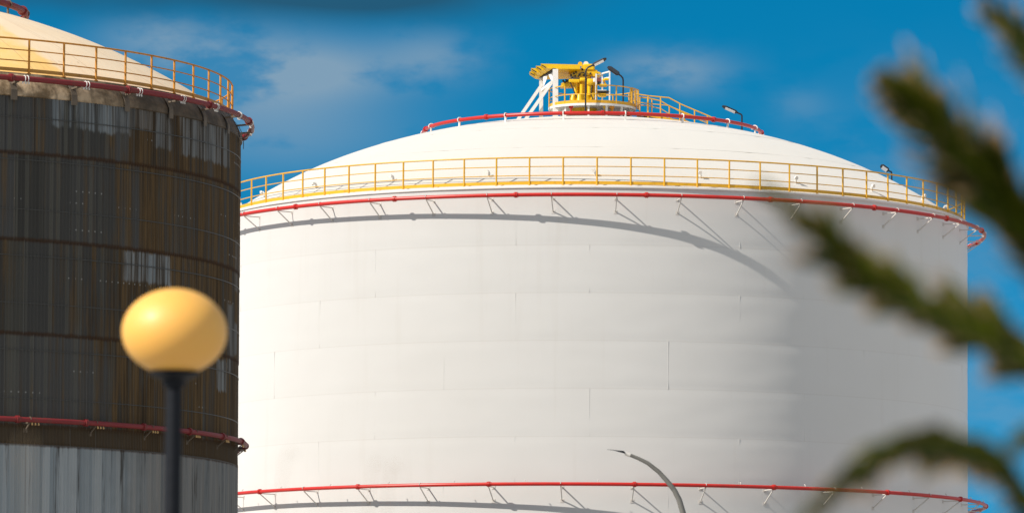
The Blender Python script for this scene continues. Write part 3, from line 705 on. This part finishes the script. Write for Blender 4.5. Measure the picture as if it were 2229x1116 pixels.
# ------------------------------------------------------------------ floodlights on the dome
def floodlight(label, base, post_px, bend, head0, head1, Y, wd=.17, lens=True, flip=1, zb=None):
    """post, bent neck and flat lamp head"""
    b = Vector(base); t = thing('floodlight', label, 'floodlight', b, 'roof floodlights')
    q = lambda px, py: at(px, py, Y) - b
    p0 = q(*post_px); path = [Vector((p0.x, p0.y, -.02 if zb is None else zb)), p0] + [q(*k) for k in bend] + [q(*head0)]
    MB().tube(path, .032, 10).build('post', M_black, t)
    a, c = q(*head0), q(*head1); d = (c - a).normalized(); side = Vector((0, 1, 0)); nrm_ = side.cross(d).normalized()
    if nrm_.z < 0: nrm_ = -nrm_
    roll = R_(28 * flip); s2 = side * math.cos(roll) + nrm_ * math.sin(roll); n2 = nrm_ * math.cos(roll) - side * math.sin(roll)
    hd_ = MB(); L = (c - a).length
    pr2 = []
    for f, k, th in ((0, .55, .5), (.12, 1, 1), (.8, 1, 1), (1.0, .5, .4)):
        o = a + d * L * f
        pr2.append([o + s2 * sgn * wd * .5 * k + n2 * e * .03 * th for sgn, e in ((-1, -1), (1, -1), (1, 1), (-1, 1))])
    hd_.add(sum(pr2, []), [(3, 2, 1, 0), (12, 13, 14, 15)] + [(4*i+j, 4*i+(j+1) % 4, 4*i+4+(j+1) % 4, 4*i+4+j) for i in range(3) for j in range(4)])
    ho = hd_.build('lamp_head', M_black, t, smooth=False)
    if lens:
        l = MB(); x0, x1 = a + d * L * .14 - n2 * .032, a + d * L * (.78) - n2 * .032
        l.add([x0 - s2 * wd * .42, x0 + s2 * wd * .42, x1 + s2 * wd * .42, x1 - s2 * wd * .42] + [p - n2 * .012 for p in (x0 - s2 * wd * .42, x0 + s2 * wd * .42, x1 + s2 * wd * .42, x1 - s2 * wd * .42)],
              [(0, 1, 2, 3), (7, 6, 5, 4), (0, 4, 5, 1), (1, 5, 6, 2), (2, 6, 7, 3), (3, 7, 4, 0)])
        l.build('lens', M_lens, ho, smooth=False)
    return t
Y1 = YC - 1.95; x1 = at(1275, 240, Y1).x
floodlight('black floodlight with head tilted up to the right, on the post before the yellow crane', (x1, Y1, roofz(x1, Y1)), (1275, 156), [(1276.5, 151), (1280, 147)], (1289, 143), (1320, 127.5), Y1, flip=-1)
Y2 = YC - 1.0; x2 = at(1356, 240, Y2).x
floodlight('black floodlight facing down to the left, on the platform right of the yellow crane', (x2, Y2, zdeck), (1356.5, 175), [(1355.5, 170), (1352, 166)], (1347.5, 162.5), (1323, 145.5), Y2, wd=.34, flip=1)
Y3 = YC + 1.2; x3 = at(1615, 260, Y3).x
floodlight('small black floodlight standing alone on the dome slope right of the stairway', (x3, Y3, roofz(x3, Y3)), (1615, 252), [(1613.5, 249.5)], (1605, 245.5), (1572, 231), Y3, flip=-1)
Y4 = YC + 3.0; x4 = at(1941, 375, Y4).x
floodlight('black floodlight peeping over the dome edge behind the yellow railing at far right', (x4, Y4, roofz(x4, Y4)), (1941, 378), [(1940, 374)], (1934, 372), (1917, 360), Y4, wd=.26, flip=-1)

# ------------------------------------------------------------------ the arched street lamp
SY = 100.0
sb = at(1492, 1116, SY)
lampo = thing('street_lamp', 'grey arched street lamp with thin flat head in front of the white tank', 'street lamp', (sb.x + .12, SY, 0))
L0 = Vector(lampo.location)
arc = [(1371, 989.4), (1390, 997), (1410, 1007), (1434, 1026), (1453, 1047), (1468, 1066), (1478.5, 1087), (1487, 1116), (1494, 1160), (1499, 1230)]
P3 = [at(a, b, SY) - L0 for a, b in arc]; rad = [.030, .033, .036, .040, .044, .048, .051, .054, .058, .062]
P3.append(Vector((0, 0, P3[-1].z - .9))); rad.append(.066); P3.append(Vector((0, 0, .3))); rad.append(.085); P3.append(Vector((0, 0, 0))); rad.append(.085)
MB().tube(P3[::-1], rad[::-1], 14).build('pole', M_pole, lampo)
MB().box((0, 0, .015), .34, .34, .03).build('base_plate', M_pole, lampo)
MB().tube([at(1361, 985.5, SY) - L0, at(1372, 990, SY) - L0], .036, 12).build('collar', M_brk, lampo)
hd_ = MB(); q = lambda px, py, dy: at(px, py, SY + dy) - L0
prs = [(1322, 977.0, 977.6, .05), (1338, 978.5, 980.2, .10), (1350, 979.7, 983.5, .11), (1358, 980.5, 985.5, .06), (1361, 984, 987.5, .03)]
vs = []
for px, yt, yb, wd in prs: vs += [q(px, yt, -wd), q(px, yt, wd), q(px, yb, wd), q(px, yb, -wd)]
hd_.add(vs, [(3, 2, 1, 0), (16, 17, 18, 19)] + [(4*i+j, 4*i+(j+1) % 4, 4*i+4+(j+1) % 4, 4*i+4+j) for i in range(4) for j in range(4)])
hd_.build('lamp_head', M_black, lampo, angle=30)

# ------------------------------------------------------------------ the globe lamp near the camera
GY = 23.8; gc = at(380, 722, GY); sc_ = GY / F_PX
gl = thing('globe_lamp', 'yellow globe lamp on a dark post, standing before the rusty tank', 'lamp post', (gc.x, GY, 0))
prof = []
a_, b_ = 115 * sc_, 95 * sc_
for i in range(49):
    q = math.pi / 2 - (math.pi / 2 + math.asin(.90)) * i / 48
    prof.append((max(a_ * math.cos(q), .0005), gc.z + b_ * math.sin(q)))
prof.append((prof[-1][0] * .96, prof[-1][1] - .004)); prof.append((.03, prof[-1][1]))
MB().lathe(prof, 64).build('globe', M_globe, gl)
zb = gc.z - b_ * .90
MB().lathe([(.0005, zb - .002), (.105, zb - .003), (.108, zb - .012), (.095, zb - .022), (.05, zb - .04), (.045, zb - .07), (.0005, zb - .07)], 40).build('collar', M_navy, gl)
MB().tube([(0, 0, 0), (0, 0, .25), (0, 0, .30), (0, 0, zb - .3), (0, 0, zb - .06)], [.055, .055, .039, .036, .033], 20).build('pole', M_navy, gl)
MB().tube([(0, 0, 0), (0, 0, .02)], .12, 20).build('base_plate', M_navy, gl)

# ------------------------------------------------------------------ the palm near the camera, its crown just right of the view
KX, KY = 2520, 7.4
crown = at(KX, 1230, KY)
palm = thing('palm_tree', 'out of focus palm with stiff green fronds reaching in from the right', 'palm', (crown.x, KY, 0))
Q0 = Vector(palm.location)
tk = MB(); zc = crown.z
tk.tube([(0, 0, 0), (0, .01, zc * .25), (.01, 0, zc * .6), (0, 0, zc)], [.17, .14, .13, .12], 20)
for i in range(90):                                            # old leaf bases
    a = i * 2.399; z = .1 + (zc - .15) * i / 90; r = .135
    p = Vector((r * math.sin(a), -r * math.cos(a), z)); o = Vector((math.sin(a), -math.cos(a), 1.1)).normalized()
    tk.bar(p - o * .02, p + o * .07, .05, .02, (math.sin(a), -math.cos(a), 0))
tk.build('trunk', M_bark, palm)
def catmull(pts, k=14):
    out = []
    P = [pts[0] * 2 - pts[1]] + pts + [pts[-1] * 2 - pts[-2]]
    for i in range(1, len(P) - 2):
        for j in range(k):
            t = j / k; a, b, c, d = P[i-1], P[i], P[i+1], P[i+2]
            out.append(.5 * ((2*b) + (c - a) * t + (2*a - 5*b + 4*c - d) * t*t + (3*b - a - 3*c + d) * t**3))
    return out + [pts[-1]]
def frond(path, length, sweep, depth=.5, dens=95, tip_keep=.35, droop=0.0, seed=1, edge_on=False):
    """path: photo points from the base out to the tip with their distances; leaflets swept forward on both sides"""
    rnd = random.Random(seed)
    pts = catmull([at(a, b, y) - Q0 for a, b, y in path]); n_ = len(pts)
    me = bpy.data.meshes.new('frond'); V = []; Fc = []; UV = []
    mb = MB(); mb.tube(pts, [.0085 * (1 - .8 * i / n_) for i in range(n_)], 6); V += mb.v; Fc += mb.f
    for f in mb.f: UV += [(.9, .2)] * len(f)
    seglen = [0]
    for i in range(1, n_): seglen.append(seglen[-1] + (pts[i] - pts[i-1]).length)
    for k in range(dens * 2):
        s_ = seglen[-1] * (.04 + .96 * (k // 2 + rnd.random() * .6) / dens)
        i = next((j for j in range(1, n_) if seglen[j] >= s_), n_ - 1); f = (s_ - seglen[i-1]) / max(1e-6, seglen[i] - seglen[i-1])
        p = pts[i-1].lerp(pts[i], min(1, f)); t = (pts[i] - pts[i-1]).normalized()
        u = s_ / seglen[-1]
        ay = Vector((0, 1, 0)); sd = (ay - t * ay.dot(t)).normalized(); nn = sd.cross(t).normalized()     # sd: into depth, nn: across the view
        if nn.z < 0: nn = -nn
        sg = 1 if k % 2 else -1
        side = (nn * sg * math.cos(depth) + sd * (math.sin(depth)) * (1 if rnd.random() < .5 else -1)).normalized()
        L = length * (.85 + .25 * noise.noise(Vector((u * 9, seed, sg)))) * min(1, (1 - u) / .20 + .18) * (math.sin(math.pi * min(1, .18 + .62 * u)) * (1 - u) ** .25 * (1 - tip_keep) + tip_keep) * ((.35 + .8 * rnd.random()) if rnd.random() < .87 or u > .86 else rnd.uniform(1.1, 1.6)); sw = sweep * rnd.uniform(.75, 1.25)
        d = (t * math.cos(sw) + side * math.sin(sw)).normalized(); wv = d.cross(side.cross(d)).normalized(); wv = d.cross(Vector((rnd.uniform(-1, 1), -1, rnd.uniform(-1, 1))).normalized()).normalized()
        w0 = .0085 * rnd.uniform(.7, 1.2); sh_ = rnd.random() ** 1.3; g_ = Vector((0, 0, -1)) * droop
        if sg > 0 and not edge_on: wv = d.cross((sdir + Vector((rnd.uniform(-.4, .4), rnd.uniform(-.4, .4), rnd.uniform(-.4, .4)))).normalized()).normalized()
        else: wv = (sdir - d * sdir.dot(d) + Vector((rnd.uniform(-.3, .3), rnd.uniform(-.3, .3), rnd.uniform(-.3, .3)))).normalized(); sh_ *= .35  # painted shade: lower and edge-on leaflets also get a darker tone
        o = len(V)
        for fr_, wk in ((0, .5), (.35, 1), (.75, .85), (1, .25)):
            c = p + d * L * fr_ + g_ * L * fr_ * fr_
            V += [tuple(c - wv * w0 * wk), tuple(c + wv * w0 * wk)]
        for j in range(3):
            Fc.append((o + 2*j, o + 2*j + 1, o + 2*j + 3, o + 2*j + 2)); va, vb = (0, .35, .75, 1)[j], (0, .35, .75, 1)[j+1]
            UV += [(sh_, va), (sh_, va), (sh_, vb), (sh_, vb)]
    me.from_pydata([Vector(v) for v in V], [], Fc); l = me.uv_layers.new(name='UVMap')
    for q, c in zip(l.data, UV): q.uv = c
    me.materials.append(M_leaf)
    o = bpy.data.objects.new('frond', me); COL.objects.link(o); o.parent = palm
    return o
frond([(2500, 1190, 7.4), (2425, 830, 7.3), (2310, 600, 7.2), (2190, 435, 7.1), (2080, 320, 7.0), (1990, 230, 6.95), (1915, 165, 6.9)], .165, .40, dens=260, tip_keep=.5, seed=3)
frond([(2500, 1200, 7.4), (2390, 900, 7.2), (2229, 770, 7.0), (2100, 712, 6.9), (2000, 660, 6.8), (1900, 600, 6.7), (1770, 490, 6.6), (1655, 405, 6.55)], .10, .40, dens=200, tip_keep=.5, seed=5)
frond([(2510, 1240, 7.4), (2380, 1190, 7.2), (2270, 1110, 7.1), (2180, 1010, 7.0), (2110, 968, 6.9), (2020, 955, 6.8), (1925, 975, 6.7), (1845, 1028, 6.6), (1775, 1095, 6.55), (1735, 1150, 6.5)], .078, .42, dens=220, droop=.30, seed=8)
frond([(2500, 1190, 7.4), (2480, 700, 7.5), (2400, 350, 7.6), (2290, 190, 7.7), (2190, 55, 7.8), (2120, -40, 7.9)], .12, .34, dens=200, edge_on=True, seed=11)
frond([(2505, 1215, 7.4), (2420, 1080, 7.0), (2330, 1000, 6.8), (2260, 950, 6.7), (2215, 960, 6.6), (2190, 990, 6.5)], .07, .4, dens=70, seed=14)
frond([(2530, 1190, 7.4), (2620, 700, 7.6), (2760, 420, 7.9), (2900, 330, 8.1)], .16, .5, dens=110, seed=17)
frond([(2530, 1200, 7.4), (2700, 900, 7.3), (2900, 800, 7.2), (3060, 900, 7.1)], .16, .5, dens=110, seed=19)
frond([(2530, 1220, 7.4), (2560, 900, 7.0), (2600, 760, 6.6), (2640, 800, 6.3)], .16, .5, dens=110, seed=23)

# ------------------------------------------------------------------ dry stalks close to the camera
def stalk(label, top, foot_px, Y):
    t_ = at(*top, Y); m_ = at(*foot_px, Y); d = m_ - t_; fx = m_.x + d.x * min(3, max(0, m_.z) / max(.05, -d.z)) * .35
    b = Vector((fx, Y, 0))
    P = catmull([Vector((0, 0, 0)), Vector(((m_.x - fx) * .4, .0, m_.z * .55)), m_ - b, t_ - b], 8)
    o = MB().tube(P, [.0015 * (1 - .6 * i / len(P)) for i in range(len(P))], 6).build('dry_stalk', M_straw)
    o.location = b; tag(o, label, 'plant', 'dry stalks near the camera')
stalk('faint blurred dry stalk before the white tank, close beside the rusty tank', (648, 985), (612, 1093), 11.0)
stalk('faint blurred dry stalk before the white tank, left one of the pair in the middle', (842, 1020), (802, 1104), 11.0)
stalk('faint blurred dry stalk before the white tank, right one of the pair in the middle', (878, 1025), (842, 1111), 11.0)
stalk('blurred brown stalk in front of the grey bottom sheets of the rusty tank', (38, 1040), (62, 1116), 5.4)
